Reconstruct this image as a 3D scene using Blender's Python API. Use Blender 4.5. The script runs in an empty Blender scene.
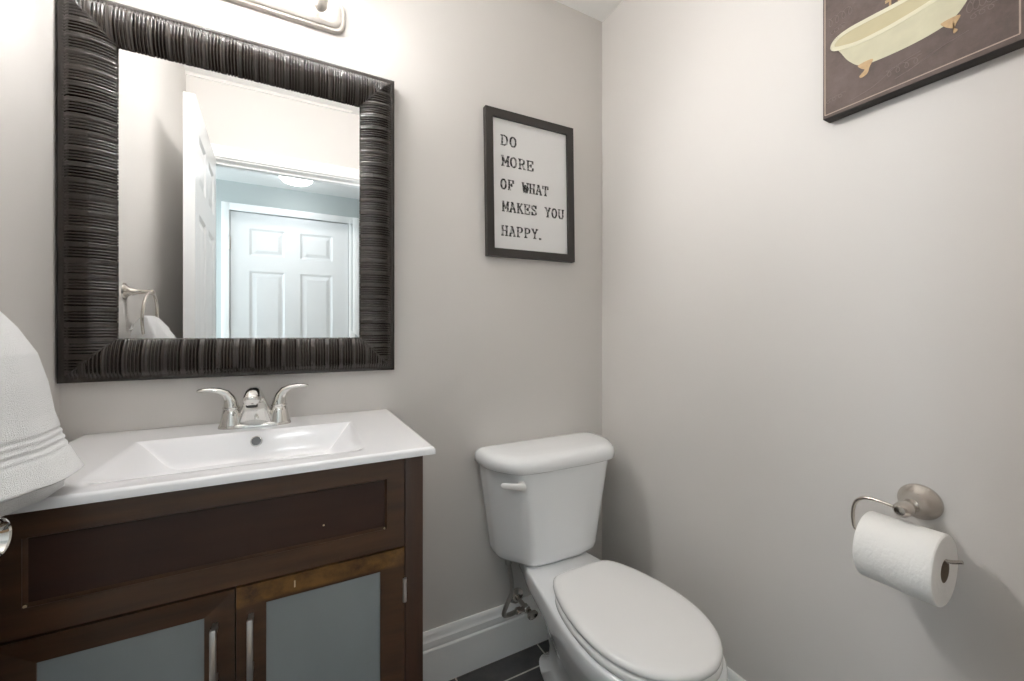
import bpy, bmesh, math, random
from mathutils import Vector, Matrix

random.seed(7)
SC = bpy.context.scene
COL = SC.collection

# ------------------------------------------------------------------ camera, world, exposure
cam_d = bpy.data.cameras.new('camera')
cam_d.sensor_width = 36.0
cam_d.lens = 36.0 * 410.0 / 1024.0
cam_d.shift_y = -7.5 / 1024.0
cam_d.clip_start = 0.02
cam = bpy.data.objects.new('camera', cam_d)
COL.objects.link(cam)
cam.location = (-1.123, -1.32, 1.156)
cam.rotation_euler = (math.pi / 2, 0, -math.radians(28))
SC.camera = cam

SC.view_settings.view_transform = 'Standard'
SC.view_settings.look = 'None'
SC.view_settings.gamma = 1.0
SC.view_settings.use_curve_mapping = False
SC.view_settings.exposure = 0.12
SC.cycles.max_bounces = 14
SC.cycles.diffuse_bounces = 8
SC.cycles.glossy_bounces = 8
SC.cycles.caustics_reflective = False
SC.cycles.caustics_refractive = False
SC.cycles.sample_clamp_indirect = 6.0

world = bpy.data.worlds.new('daylight')
SC.world = world
world.use_nodes = True
WB = world.node_tree.nodes['Background']
WB.inputs[0].default_value = (0.80, 0.92, 1.0, 1)
WB.inputs[1].default_value = 12.0

VANITY_LIGHT = 1080.0      # emission of each vanity shade
HALL_LIGHT = 15.0         # emission of the hall dome


# ------------------------------------------------------------------ materials
def srgb(r, g, b):
    def f(c):
        c /= 255.0
        return c / 12.92 if c <= 0.04045 else ((c + 0.055) / 1.055) ** 2.4
    return (f(r), f(g), f(b), 1.0)


def mat(name, color, rough=0.5, metal=0.0, noise=0.0, nscale=20.0, bump=0.0, bscale=60.0, coat=0.0,
        stretch=(1, 1, 1), spec=0.5, rvar=0.0, dark=None):
    m = bpy.data.materials.new(name)
    m.use_nodes = True
    nt = m.node_tree
    p = nt.nodes['Principled BSDF']
    p.inputs['Base Color'].default_value = color
    p.inputs['Roughness'].default_value = rough
    p.inputs['Metallic'].default_value = metal
    p.inputs['Coat Weight'].default_value = coat
    p.inputs['Coat Roughness'].default_value = 0.15
    p.inputs['Specular IOR Level'].default_value = spec
    tc = nt.nodes.new('ShaderNodeTexCoord')
    mp = nt.nodes.new('ShaderNodeMapping')
    mp.inputs['Scale'].default_value = stretch
    nt.links.new(tc.outputs['Object'], mp.inputs['Vector'])
    n = nt.nodes.new('ShaderNodeTexNoise')
    n.inputs['Scale'].default_value = nscale
    n.inputs['Detail'].default_value = 5
    nt.links.new(mp.outputs['Vector'], n.inputs['Vector'])
    mix = nt.nodes.new('ShaderNodeMix')
    mix.data_type = 'RGBA'
    mix.inputs['A'].default_value = dark if dark else tuple(c * (1 - noise) for c in color[:3]) + (1,)
    mix.inputs['B'].default_value = color if dark else tuple(min(1, c * (1 + noise * 0.5)) for c in color[:3]) + (1,)
    nt.links.new(n.outputs['Fac'], mix.inputs['Factor'])
    nt.links.new(mix.outputs['Result'], p.inputs['Base Color'])
    if rvar:
        mr = nt.nodes.new('ShaderNodeMapRange')
        mr.inputs['To Min'].default_value = max(0.02, rough - rvar)
        mr.inputs['To Max'].default_value = rough + rvar
        nt.links.new(n.outputs['Fac'], mr.inputs['Value'])
        nt.links.new(mr.outputs['Result'], p.inputs['Roughness'])
    if bump:
        n2 = nt.nodes.new('ShaderNodeTexNoise')
        n2.inputs['Scale'].default_value = bscale
        n2.inputs['Detail'].default_value = 3
        nt.links.new(mp.outputs['Vector'], n2.inputs['Vector'])
        b = nt.nodes.new('ShaderNodeBump')
        b.inputs['Strength'].default_value = bump
        b.inputs['Distance'].default_value = 0.004
        nt.links.new(n2.outputs['Fac'], b.inputs['Height'])
        nt.links.new(b.outputs['Normal'], p.inputs['Normal'])
    return m


def glow(name, color, strength):
    m = bpy.data.materials.new(name)
    m.use_nodes = True
    p = m.node_tree.nodes['Principled BSDF']
    p.inputs['Base Color'].default_value = (0.9, 0.9, 0.9, 1)
    p.inputs['Emission Color'].default_value = color
    p.inputs['Emission Strength'].default_value = strength
    return m


M = {}
M['paint'] = mat('greige_wall_paint', srgb(211, 207, 203), 0.55, noise=0.02, nscale=3, bump=0.04, bscale=260)
M['ceiling'] = mat('white_ceiling_paint', srgb(238, 238, 236), 0.8, noise=0.01, bump=0.05, bscale=200)
M['hallpaint'] = mat('pale_hall_paint', srgb(190, 196, 195), 0.6, noise=0.02, nscale=3, bump=0.04, bscale=260)
M['trim'] = mat('white_trim_paint', srgb(248, 248, 247), 0.35, noise=0.01)
M['porcelain'] = mat('white_porcelain', srgb(246, 247, 248), 0.08, noise=0.005, coat=0.5)
M['plastic'] = mat('white_seat_plastic', srgb(242, 241, 240), 0.22, noise=0.005)
M['sink'] = mat('white_cultured_marble', srgb(250, 250, 252), 0.12, noise=0.006, coat=0.4)
M['chrome'] = mat('polished_chrome', srgb(222, 220, 216), 0.08, 1.0, noise=0.02)
M['nickel'] = mat('brushed_nickel', srgb(205, 198, 190), 0.24, 1.0, noise=0.06, nscale=60, stretch=(1, 1, 6), rvar=0.05)
M['pull'] = mat('satin_nickel_pull', srgb(214, 212, 210), 0.32, 1.0, noise=0.04)
M['paintedmetal'] = mat('satin_nickel_plate', srgb(226, 220, 213), 0.34, 0.6, noise=0.02)
M['dark'] = mat('dark_hollow', srgb(20, 18, 17), 0.8, noise=0.1)
M['frosted'] = mat('frosted_cabinet_glass', srgb(140, 147, 149), 0.36, noise=0.22, nscale=6, coat=0.2, stretch=(1, 1, 0.6))
M['wood'] = mat('espresso_stained_wood', srgb(90, 63, 42), 0.32, nscale=9, stretch=(0.7, 6, 7), coat=0.12,
                dark=srgb(44, 30, 24), bump=0.03, bscale=40)
M['woodv'] = mat('espresso_stained_wood_upright', srgb(80, 54, 38), 0.32, nscale=9, stretch=(7, 6, 0.7), coat=0.12,
                 dark=srgb(44, 30, 24), bump=0.03, bscale=40)
M['frame'] = mat('dark_ribbed_lacquer', srgb(34, 26, 20), 0.25, noise=0.25, nscale=30, coat=0.1, spec=0.5)
M['blackframe'] = mat('black_brown_frame', srgb(38, 34, 31), 0.45, noise=0.12, nscale=40)
M['paper'] = mat('off_white_print_paper', srgb(228, 227, 226), 0.6, noise=0.02, nscale=8)
M['canvasside'] = mat('dark_canvas_edge', srgb(44, 40, 38), 0.7, noise=0.15, nscale=50, bump=0.1, bscale=400)
M['cream'] = mat('cream_tub_paint', srgb(198, 193, 166), 0.7, noise=0.2, nscale=30, bump=0.05, bscale=300)
M['creaminside'] = mat('deep_cream_tub_paint', srgb(186, 176, 142), 0.7, noise=0.10, nscale=30)
M['creamrim'] = mat('pale_tub_rim_paint', srgb(214, 209, 184), 0.7, noise=0.05, nscale=30)
M['gold'] = mat('painted_gold', srgb(190, 158, 116), 0.6, noise=0.4, nscale=140)
M['chalk'] = mat('faint_chalk_line', srgb(124, 109, 102), 0.8, noise=0.25, nscale=90)
M['chalkline'] = mat('pale_border_line', srgb(178, 160, 146), 0.8, noise=0.2, nscale=60)
M['tissue'] = mat('white_tissue_paper', srgb(240, 238, 234), 0.9, noise=0.01, bump=0.35, bscale=110, stretch=(1, 1.6, 1))
M['card'] = mat('brown_cardboard_core', srgb(120, 103, 86), 0.85, noise=0.1)
M['terry'] = mat('white_terry_cloth', srgb(245, 245, 245), 0.95, noise=0.04, nscale=300, bump=0.75, bscale=800)
M['hose'] = mat('braided_steel_hose', srgb(196, 192, 187), 0.32, 1.0, noise=0.25, nscale=300)
M['valve'] = mat('worn_chrome_valve', srgb(205, 199, 192), 0.2, 1.0, noise=0.1, nscale=60)
M['door'] = mat('white_door_paint', srgb(228, 229, 229), 0.35, noise=0.01)
M['hallfloor'] = mat('hall_oak_floor', srgb(150, 120, 92), 0.4, noise=0.2, nscale=6, stretch=(1, 10, 1))
M['bulb'] = glow('lit_bulb', (1.0, 0.982, 0.965, 1), VANITY_LIGHT)
sm = bpy.data.materials.new('wall_dimming_shade')
sm.use_nodes = True
snt = sm.node_tree
so_ = snt.nodes['Material Output']
s1 = snt.nodes.new('ShaderNodeBsdfTransparent')
s2 = snt.nodes.new('ShaderNodeBsdfTranslucent')
s2.inputs[0].default_value = (0.95, 0.95, 0.95, 1)
s3 = snt.nodes.new('ShaderNodeMixShader')
# unseen frosting added to dim the wall: heavy wall side, thin room side
stc = snt.nodes.new('ShaderNodeTexCoord')
ssp = snt.nodes.new('ShaderNodeSeparateXYZ')
smr = snt.nodes.new('ShaderNodeMapRange')
smr.inputs['From Min'].default_value = -0.112
smr.inputs['From Max'].default_value = -0.085
smr.inputs['To Min'].default_value = 0.38
smr.inputs['To Max'].default_value = 0.92
snt.links.new(stc.outputs['Object'], ssp.inputs[0])
snt.links.new(ssp.outputs['Y'], smr.inputs['Value'])
snt.links.new(smr.outputs['Result'], s3.inputs[0])
snt.links.new(s1.outputs[0], s3.inputs[1])
snt.links.new(s2.outputs[0], s3.inputs[2])
snt.links.new(s3.outputs[0], so_.inputs[0])
M['shade'] = sm
M['dome'] = glow('lit_hall_dome', (0.93, 0.97, 1.0, 1), HALL_LIGHT)

mm = bpy.data.materials.new('mirror_silver')
mm.use_nodes = True
pb = mm.node_tree.nodes['Principled BSDF']
pb.inputs['Base Color'].default_value = (0.93, 0.94, 0.94, 1)
pb.inputs['Metallic'].default_value = 1.0
pb.inputs['Roughness'].default_value = 0.0
M['mirror'] = mm
M['holegrey'] = mat('shaded_hole_grey', srgb(112, 114, 116), 0.5, noise=0.1)  # shade inside the overflow hole, painted as a grey disc


def ink_material():
    m = bpy.data.materials.new('worn_black_ink')
    m.use_nodes = True
    nt = m.node_tree
    p = nt.nodes['Principled BSDF']
    p.inputs['Roughness'].default_value = 0.6
    tc = nt.nodes.new('ShaderNodeTexCoord')
    n = nt.nodes.new('ShaderNodeTexNoise')
    n.inputs['Scale'].default_value = 85
    n.inputs['Detail'].default_value = 4
    nt.links.new(tc.outputs['Object'], n.inputs['Vector'])
    r = nt.nodes.new('ShaderNodeValToRGB')
    r.color_ramp.elements[0].position = 0.46
    r.color_ramp.elements[0].color = srgb(30, 29, 28)
    r.color_ramp.elements[1].position = 0.66
    r.color_ramp.elements[1].color = srgb(196, 195, 193)
    nt.links.new(n.outputs['Fac'], r.inputs['Fac'])
    nt.links.new(r.outputs['Color'], p.inputs['Base Color'])
    return m


M['ink'] = ink_material()


def canvas_material():
    m = bpy.data.materials.new('aged_brown_canvas_print')
    m.use_nodes = True
    nt = m.node_tree
    p = nt.nodes['Principled BSDF']
    p.inputs['Roughness'].default_value = 0.75
    tc = nt.nodes.new('ShaderNodeTexCoord')
    n = nt.nodes.new('ShaderNodeTexNoise')
    n.inputs['Scale'].default_value = 14
    n.inputs['Detail'].default_value = 8
    n.inputs['Roughness'].default_value = 0.75
    nt.links.new(tc.outputs['Object'], n.inputs['Vector'])
    r = nt.nodes.new('ShaderNodeValToRGB')
    r.color_ramp.elements[0].position = 0.35
    r.color_ramp.elements[0].color = srgb(76, 64, 60)
    r.color_ramp.elements[1].position = 0.70
    r.color_ramp.elements[1].color = srgb(106, 91, 85)
    nt.links.new(n.outputs['Fac'], r.inputs['Fac'])
    nt.links.new(r.outputs['Color'], p.inputs['Base Color'])
    n2 = nt.nodes.new('ShaderNodeTexNoise')
    n2.inputs['Scale'].default_value = 500
    nt.links.new(tc.outputs['Object'], n2.inputs['Vector'])
    b = nt.nodes.new('ShaderNodeBump')
    b.inputs['Strength'].default_value = 0.15
    nt.links.new(n2.outputs['Fac'], b.inputs['Height'])
    nt.links.new(b.outputs['Normal'], p.inputs['Normal'])
    return m


M['canvas'] = canvas_material()


def tile_material():
    m = bpy.data.materials.new('charcoal_slate_tile')
    m.use_nodes = True
    nt = m.node_tree
    p = nt.nodes['Principled BSDF']
    tc = nt.nodes.new('ShaderNodeTexCoord')
    mp = nt.nodes.new('ShaderNodeMapping')
    # grout lines run along x = -0.325 - 0.32 k and y = -0.107 - 0.32 k
    mp.inputs['Location'].default_value = (0.325, 0.107 + 0.32 * 4, 0)
    nt.links.new(tc.outputs['Object'], mp.inputs['Vector'])
    br = nt.nodes.new('ShaderNodeTexBrick')
    br.offset = 0.0
    br.squash = 1.0
    br.inputs['Scale'].default_value = 1.0
    br.inputs['Brick Width'].default_value = 0.32
    br.inputs['Row Height'].default_value = 0.32
    br.inputs['Mortar Size'].default_value = 0.0028
    br.inputs['Mortar Smooth'].default_value = 0.1
    br.inputs['Color1'].default_value = srgb(70, 70, 71)
    br.inputs['Color2'].default_value = srgb(64, 64, 65)
    br.inputs['Mortar'].default_value = srgb(196, 192, 186)
    nt.links.new(mp.outputs['Vector'], br.inputs['Vector'])
    n = nt.nodes.new('ShaderNodeTexNoise')
    n.inputs['Scale'].default_value = 26
    n.inputs['Detail'].default_value = 8
    n.inputs['Roughness'].default_value = 0.7
    nt.links.new(tc.outputs['Object'], n.inputs['Vector'])
    mr = nt.nodes.new('ShaderNodeMapRange')
    mr.inputs['From Min'].default_value = 0.3
    mr.inputs['From Max'].default_value = 0.7
    mr.inputs['To Min'].default_value = 0.72
    mr.inputs['To Max'].default_value = 1.2
    nt.links.new(n.outputs['Fac'], mr.inputs['Value'])
    mx = nt.nodes.new('ShaderNodeMix')
    mx.data_type = 'RGBA'
    mx.blend_type = 'MULTIPLY'
    mx.inputs['Factor'].default_value = 1.0
    nt.links.new(br.outputs['Color'], mx.inputs['A'])
    nt.links.new(mr.outputs['Result'], mx.inputs['B'])
    nt.links.new(mx.outputs['Result'], p.inputs['Base Color'])
    p.inputs['Roughness'].default_value = 0.4
    b = nt.nodes.new('ShaderNodeBump')
    b.inputs['Strength'].default_value = 0.35
    b.inputs['Distance'].default_value = 0.003
    nt.links.new(br.outputs['Fac'], b.inputs['Height'])
    b.invert = True
    nt.links.new(b.outputs['Normal'], p.inputs['Normal'])
    return m


M['tile'] = tile_material()


def worn_wood():
    """espresso wood whose stain is rubbed through to gold in a patch of the top rail."""
    m = M['wood'].copy()
    m.name = 'worn_espresso_wood'
    nt = m.node_tree
    p = nt.nodes['Principled BSDF']
    old = p.inputs['Base Color'].links[0].from_socket
    tc = nt.nodes.new('ShaderNodeTexCoord')
    sp = nt.nodes.new('ShaderNodeSeparateXYZ')
    nt.links.new(tc.outputs['Object'], sp.inputs['Vector'])
    n = nt.nodes.new('ShaderNodeTexNoise')
    n.inputs['Scale'].default_value = 17
    n.inputs['Detail'].default_value = 6
    n.inputs['Roughness'].default_value = 0.7
    nt.links.new(tc.outputs['Object'], n.inputs['Vector'])
    # height mask: only the top rail
    a = nt.nodes.new('ShaderNodeMapRange')
    a.inputs['From Min'].default_value = 0.676
    a.inputs['From Max'].default_value = 0.682
    nt.links.new(sp.outputs['Z'], a.inputs['Value'])
    xr = nt.nodes.new('ShaderNodeMapRange')           # fades towards the hinge side
    xr.inputs['From Min'].default_value = -0.93
    xr.inputs['From Max'].default_value = -1.15
    xr.inputs['To Min'].default_value = 0.50
    xr.inputs['To Max'].default_value = 1.0
    nt.links.new(sp.outputs['X'], xr.inputs['Value'])
    nr = nt.nodes.new('ShaderNodeMapRange')
    nr.inputs['From Min'].default_value = 0.36
    nr.inputs['From Max'].default_value = 0.60
    nt.links.new(n.outputs['Fac'], nr.inputs['Value'])
    m1 = nt.nodes.new('ShaderNodeMath'); m1.operation = 'MULTIPLY'
    m2 = nt.nodes.new('ShaderNodeMath'); m2.operation = 'MULTIPLY'
    nt.links.new(a.outputs['Result'], m1.inputs[0]); nt.links.new(xr.outputs['Result'], m1.inputs[1])
    nt.links.new(m1.outputs[0], m2.inputs[0]); nt.links.new(nr.outputs['Result'], m2.inputs[1])
    mx = nt.nodes.new('ShaderNodeMix'); mx.data_type = 'RGBA'
    nt.links.new(m2.outputs[0], mx.inputs['Factor'])
    nt.links.new(old, mx.inputs['A'])
    mx.inputs['B'].default_value = srgb(166, 122, 66)
    nt.links.new(mx.outputs['Result'], p.inputs['Base Color'])
    return m


M['woodworn'] = worn_wood()
M['woodpanel'] = mat('espresso_stained_panel', srgb(66, 44, 34), 0.36, nscale=7, stretch=(0.8, 5, 5), coat=0.05, spec=0.35, dark=srgb(42, 27, 24), bump=0.03, bscale=40)
M['chip'] = mat('pale_chip', srgb(214, 196, 160), 0.6, noise=0.2, nscale=200)


# ------------------------------------------------------------------ mesh helpers
class MB:
    def __init__(self):
        self.bm = bmesh.new()

    def add(self, verts, faces):
        vs = [self.bm.verts.new(v) for v in verts]
        for f in faces:
            try:
                self.bm.faces.new([vs[i] for i in f])
            except ValueError:
                pass
        return vs

    def merge(self, other):
        base = {}
        for v in other.verts:
            base[v] = self.bm.verts.new(v.co)
        for f in other.faces:
            try:
                self.bm.faces.new([base[v] for v in f.verts])
            except ValueError:
                pass
        other.free()

    def box(self, lo, hi, bev=0.0, seg=2):
        t = bmesh.new()
        x0, y0, z0 = lo
        x1, y1, z1 = hi
        c = [(x0, y0, z0), (x1, y0, z0), (x1, y1, z0), (x0, y1, z0), (x0, y0, z1), (x1, y0, z1), (x1, y1, z1), (x0, y1, z1)]
        v = [t.verts.new(p) for p in c]
        for f in ((3, 2, 1, 0), (4, 5, 6, 7), (0, 1, 5, 4), (1, 2, 6, 5), (2, 3, 7, 6), (3, 0, 4, 7)):
            t.faces.new([v[i] for i in f])
        if bev:
            bmesh.ops.bevel(t, geom=t.edges[:], offset=bev, segments=seg, affect='EDGES', profile=0.5)
        self.merge(t)
        return self

    def loft(self, rings, cap0=True, cap1=True, closed=True):
        n = len(rings[0])
        vs = [[self.bm.verts.new(p) for p in r] for r in rings]
        m = n if closed else n - 1
        for a, b in zip(vs, vs[1:]):
            for i in range(m):
                j = (i + 1) % n
                self.bm.faces.new((a[i], a[j], b[j], b[i]))
        if cap0:
            self.bm.faces.new(list(reversed(vs[0])))
        if cap1:
            self.bm.faces.new(vs[-1])
        return self

    def revolve(self, prof, origin, axis, n=32, cap0=True, cap1=True):
        """prof: (distance along axis, radius)."""
        ax = Vector(axis).normalized()
        u = ax.orthogonal().normalized()
        w = ax.cross(u)
        o = Vector(origin)
        rings = []
        for d, r in prof:
            r = max(r, 1e-5)
            rings.append([o + ax * d + (u * math.cos(2 * math.pi * k / n) + w * math.sin(2 * math.pi * k / n)) * r for k in range(n)])
        return self.loft(rings, cap0, cap1)

    def tube(self, path, rad, n=12, closed=False):
        P = [Vector(p) for p in path]
        m = len(P)
        rads = rad if isinstance(rad, (list, tuple)) else [rad] * m
        rings = []
        prev = None
        for i in range(m):
            if closed:
                t = (P[(i + 1) % m] - P[i - 1]).normalized()
            else:
                t = (P[min(i + 1, m - 1)] - P[max(i - 1, 0)]).normalized()
            if prev is None:
                u = t.orthogonal().normalized()
            else:
                u = (prev - t * prev.dot(t)).normalized()
            prev = u
            w = t.cross(u)
            rings.append([P[i] + (u * math.cos(2 * math.pi * k / n) + w * math.sin(2 * math.pi * k / n)) * rads[i] for k in range(n)])
        if closed:
            rings.append(rings[0])
            vs = [[self.bm.verts.new(p) for p in r] for r in rings[:-1]]
            vs.append(vs[0])
            # match the twist at the seam
            best = min(range(n), key=lambda s: sum((vs[-2][k].co - vs[0][(k + s) % n].co).length for k in range(n)))
            for q in range(m):
                a, b = vs[q], vs[q + 1]
                s = best if q == m - 1 else 0
                for k in range(n):
                    self.bm.faces.new((a[k], a[(k + 1) % n], b[(k + 1 + s) % n], b[(k + s) % n]))
            return self
        return self.loft(rings)

    def build(self, name, material, parent=None, smooth=False, angle=None, subsurf=0):
        bmesh.ops.recalc_face_normals(self.bm, faces=self.bm.faces[:])
        me = bpy.data.meshes.new(name)
        off = Vector((0, 0, 0))
        q = parent
        while q is not None:
            off += q.location
            q = q.parent
        if off.length:
            bmesh.ops.translate(self.bm, verts=self.bm.verts[:], vec=-off)
        if smooth:
            for f in self.bm.faces:
                f.smooth = True
            lim = math.radians(angle if angle else 40)
            for e in self.bm.edges:
                if len(e.link_faces) == 2 and e.calc_face_angle(0) > lim:
                    e.smooth = False
        self.bm.to_mesh(me)
        self.bm.free()
        o = bpy.data.objects.new(name, me)
        me.materials.append(material)
        COL.objects.link(o)
        if parent is not None:
            o.parent = parent
        if subsurf:
            s = o.modifiers.new('smooth', 'SUBSURF')
            s.levels = s.render_levels = subsurf
        return o


def thing(name, label, cat, loc=(0, 0, 0), group=None):
    o = bpy.data.objects.new(name, None)
    o.empty_display_size = 0.05
    COL.objects.link(o)
    o.location = loc
    o['label'] = label
    o['category'] = cat
    if group:
        o['group'] = group
    return o


def tag(o, label, cat):
    o['label'] = label
    o['category'] = cat
    return o


def structure(o):
    o['kind'] = 'structure'
    return o


def sbox(name, lo, hi, m, bev=0.0, parent=None):
    o = MB().box(lo, hi, bev).build(name, m, parent, smooth=bool(bev))
    if parent is None:
        structure(o)
    return o


def catmull(pts, n=8, closed=False):
    P = [Vector(p) for p in pts]
    out = []
    m = len(P)
    for i in range(m if closed else m - 1):
        if closed:
            a, b, c, d = P[i - 1], P[i], P[(i + 1) % m], P[(i + 2) % m]
        else:
            a, b, c, d = P[max(i - 1, 0)], P[i], P[i + 1], P[min(i + 2, m - 1)]
        for k in range(n):
            t = k / n
            out.append(0.5 * ((2 * b) + (c - a) * t + (2 * a - 5 * b + 4 * c - d) * t * t + (3 * b - a - 3 * c + d) * t ** 3))
    if not closed:
        out.append(P[-1])
    return out


def chaikin(pts, it=2, cut=0.25):
    P = [Vector(p) for p in pts]
    for _ in range(it):
        Q = []
        for i in range(len(P)):
            a, b = P[i], P[(i + 1) % len(P)]
            Q.append(a.lerp(b, cut))
            Q.append(a.lerp(b, 1 - cut))
        P = Q
    return P


def resample(pts, n):
    P = list(pts) + [pts[0]]
    L = [0]
    for a, b in zip(P, P[1:]):
        L.append(L[-1] + (b - a).length)
    out = []
    k = 0
    for i in range(n):
        s = L[-1] * i / n
        while L[k + 1] < s:
            k += 1
        t = (s - L[k]) / max(1e-9, L[k + 1] - L[k])
        out.append(P[k].lerp(P[k + 1], t))
    return out


def half_ring(half, cx, z, n=72, it=2, cut=0.25):
    """half: (y, half width) from back to front; mirrored about x = cx."""
    right = [Vector((cx + w, y, z)) for y, w in half]
    left = [Vector((cx - w, y, z)) for y, w in reversed(half)]
    loop = chaikin(right + left, it, cut)
    out = resample(loop, n)
    # start every ring at the point nearest the back centre
    yb = max(p.y for p in out)
    s = min(range(n), key=lambda i: (out[i] - Vector((cx, yb, z))).length)
    return out[s:] + out[:s]


# ------------------------------------------------------------------ the room shell
XC, YD, ZC = -1.598, -1.27, 2.44        # left wall, door wall, ceiling
OL, OR, OT = -1.517, -0.757, 2.05       # door opening
T = 0.12

sbox('floor', (XC - T, YD - T, -0.06), (T, T, 0.0), M['tile'])
sbox('ceiling', (XC - T, YD - T, ZC), (T, T, ZC + 0.06), M['ceiling'])
sbox('wall_back', (XC - T, 0.0, 0.0), (T, T, ZC), M['paint'])
sbox('wall_right', (0.0, YD, 0.0), (T, 0.0, ZC), M['paint'])
sbox('wall_left', (XC - T, YD, 0.0), (XC, 0.0, ZC), M['paint'])
w = MB()
w.box((XC - T, YD - T, 0), (OL - 0.02, YD, ZC))
w.box((OR + 0.02, YD - T, 0), (T, YD, ZC))
w.box((OL - 0.02, YD - T, OT + 0.02), (OR + 0.02, YD, ZC))
structure(w.build('wall_front', M['paint']))

# jamb and casing of the bathroom door
w = MB()
w.box((OL - 0.02, YD - T, 0), (OL, YD, OT + 0.02))
w.box((OR, YD - T, 0), (OR + 0.02, YD, OT + 0.02))
w.box((OL, YD - T, OT), (OR, YD, OT + 0.02))
w.box((OL, YD - 0.085, 0), (OL + 0.012, YD - 0.045, OT))
w.box((OL + 0.012, YD - 0.085, OT - 0.012), (OR, YD - 0.045, OT))
structure(w.build('trim_1', M['trim']))
w = MB()
for y0, y1 in ((YD, YD + 0.014), (YD - T - 0.014, YD - T)):
    w.box((OL - 0.064, y0, 0), (OL - 0.006, y1, OT + 0.068), 0.003)
    w.box((OR + 0.006, y0, 0), (OR + 0.068, y1, OT + 0.068), 0.003)
    w.box((OL - 0.006, y0, OT + 0.006), (OR + 0.006, y1, OT + 0.068), 0.003)
structure(w.build('trim_2', M['trim'], smooth=True))


def baseboard(name, a, b, nrm):
    """moulded skirting between a and b (floor points on the wall), nrm points into the room."""
    prof = [(0, 0), (0.018, 0), (0.018, 0.118), (0.0165, 0.121), (0.0125, 0.123), (0.0125, 0.127), (0.0145, 0.130), (0.0145, 0.148), (0.0120, 0.151), (0.0100, 0.156),
            (0.0095, 0.166), (0.0075, 0.174), (0.005, 0.178), (0, 0.178)]
    a, b, nrm = Vector(a), Vector(b), Vector(nrm)
    r = [[p + nrm * d + Vector((0, 0, z)) for d, z in prof] for p in (a, b)]
    return structure(MB().loft(r).build(name, M['trim'], smooth=True, angle=25))


baseboard('baseboard_back', (-0.885, 0, 0), (0, 0, 0), (0, -1, 0))
baseboard('baseboard_right', (0, -0.016, 0), (0, YD + 0.015, 0), (-1, 0, 0))
baseboard('baseboard_left', (XC, -0.53, 0), (XC, YD + 0.015, 0), (1, 0, 0))

# ------------------------------------------------------------------ the hall seen in the mirror
HY = -2.28          # far hall wall
HX0, HX1, HZ = -2.9, 0.7, 2.255
HYN = YD - T
sbox('floor', (HX0, HY - T, -0.06), (HX1, HYN, 0.0), M['hallfloor']).name = 'floor_hall'
sbox('ceiling_hall', (HX0, HY - T, HZ), (HX1, HYN - 0.0, HZ + 0.06), M['ceiling'])
sbox('wall_hall_far', (HX0, HY - T, 0), (HX1, HY, HZ), M['hallpaint'])
sbox('wall_hall_right', (HX1, HY, 0), (HX1 + T, HYN, HZ), M['hallpaint'])
sbox('wall_hall_near_left', (HX0, HYN, 0), (XC - T, HYN + T, HZ), M['hallpaint'])
sbox('wall_hall_near_right', (T, HYN, 0), (HX1, HYN + T, HZ), M['hallpaint'])
w = MB()                                           # unseen end wall; window added to let daylight into the hall
w.box((HX0 - T, HY, 0), (HX0, HYN, 0.75))
w.box((HX0 - T, HY, 2.1), (HX0, HYN, HZ))
w.box((HX0 - T, HY, 0.75), (HX0, HY + 0.08, 2.1))
w.box((HX0 - T, HYN - 0.08, 0.75), (HX0, HYN, 2.1))
structure(w.build('wall_hall_end', M['hallpaint']))
w = MB()
w.box((HX0 - 0.08, HY + 0.08, 0.75), (HX0 - 0.03, HY + 0.12, 2.1))
w.box((HX0 - 0.08, HYN - 0.12, 0.75), (HX0 - 0.03, HYN - 0.08, 2.1))
w.box((HX0 - 0.08, HY + 0.12, 0.75), (HX0 - 0.03, HYN - 0.12, 0.80))
w.box((HX0 - 0.08, HY + 0.12, 2.05), (HX0 - 0.03, HYN - 0.12, 2.1))
w.box((HX0 - 0.07, HY + 0.12, 1.40), (HX0 - 0.04, HYN - 0.12, 1.43))
structure(w.build('added_window_1', M['trim']))
pl = bpy.data.lights.new('window_daylight', 'AREA')
pl.shape = 'RECTANGLE'
pl.size, pl.size_y = 1.3, 0.75
pl.energy = 1.0
pl.cycles.is_portal = True
po = bpy.data.objects.new('window_daylight', pl)
po.location = (HX0 - 0.01, (HY + HYN) / 2, 1.42)
po.rotation_euler = (0, -math.pi / 2, 0)
COL.objects.link(po)


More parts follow.
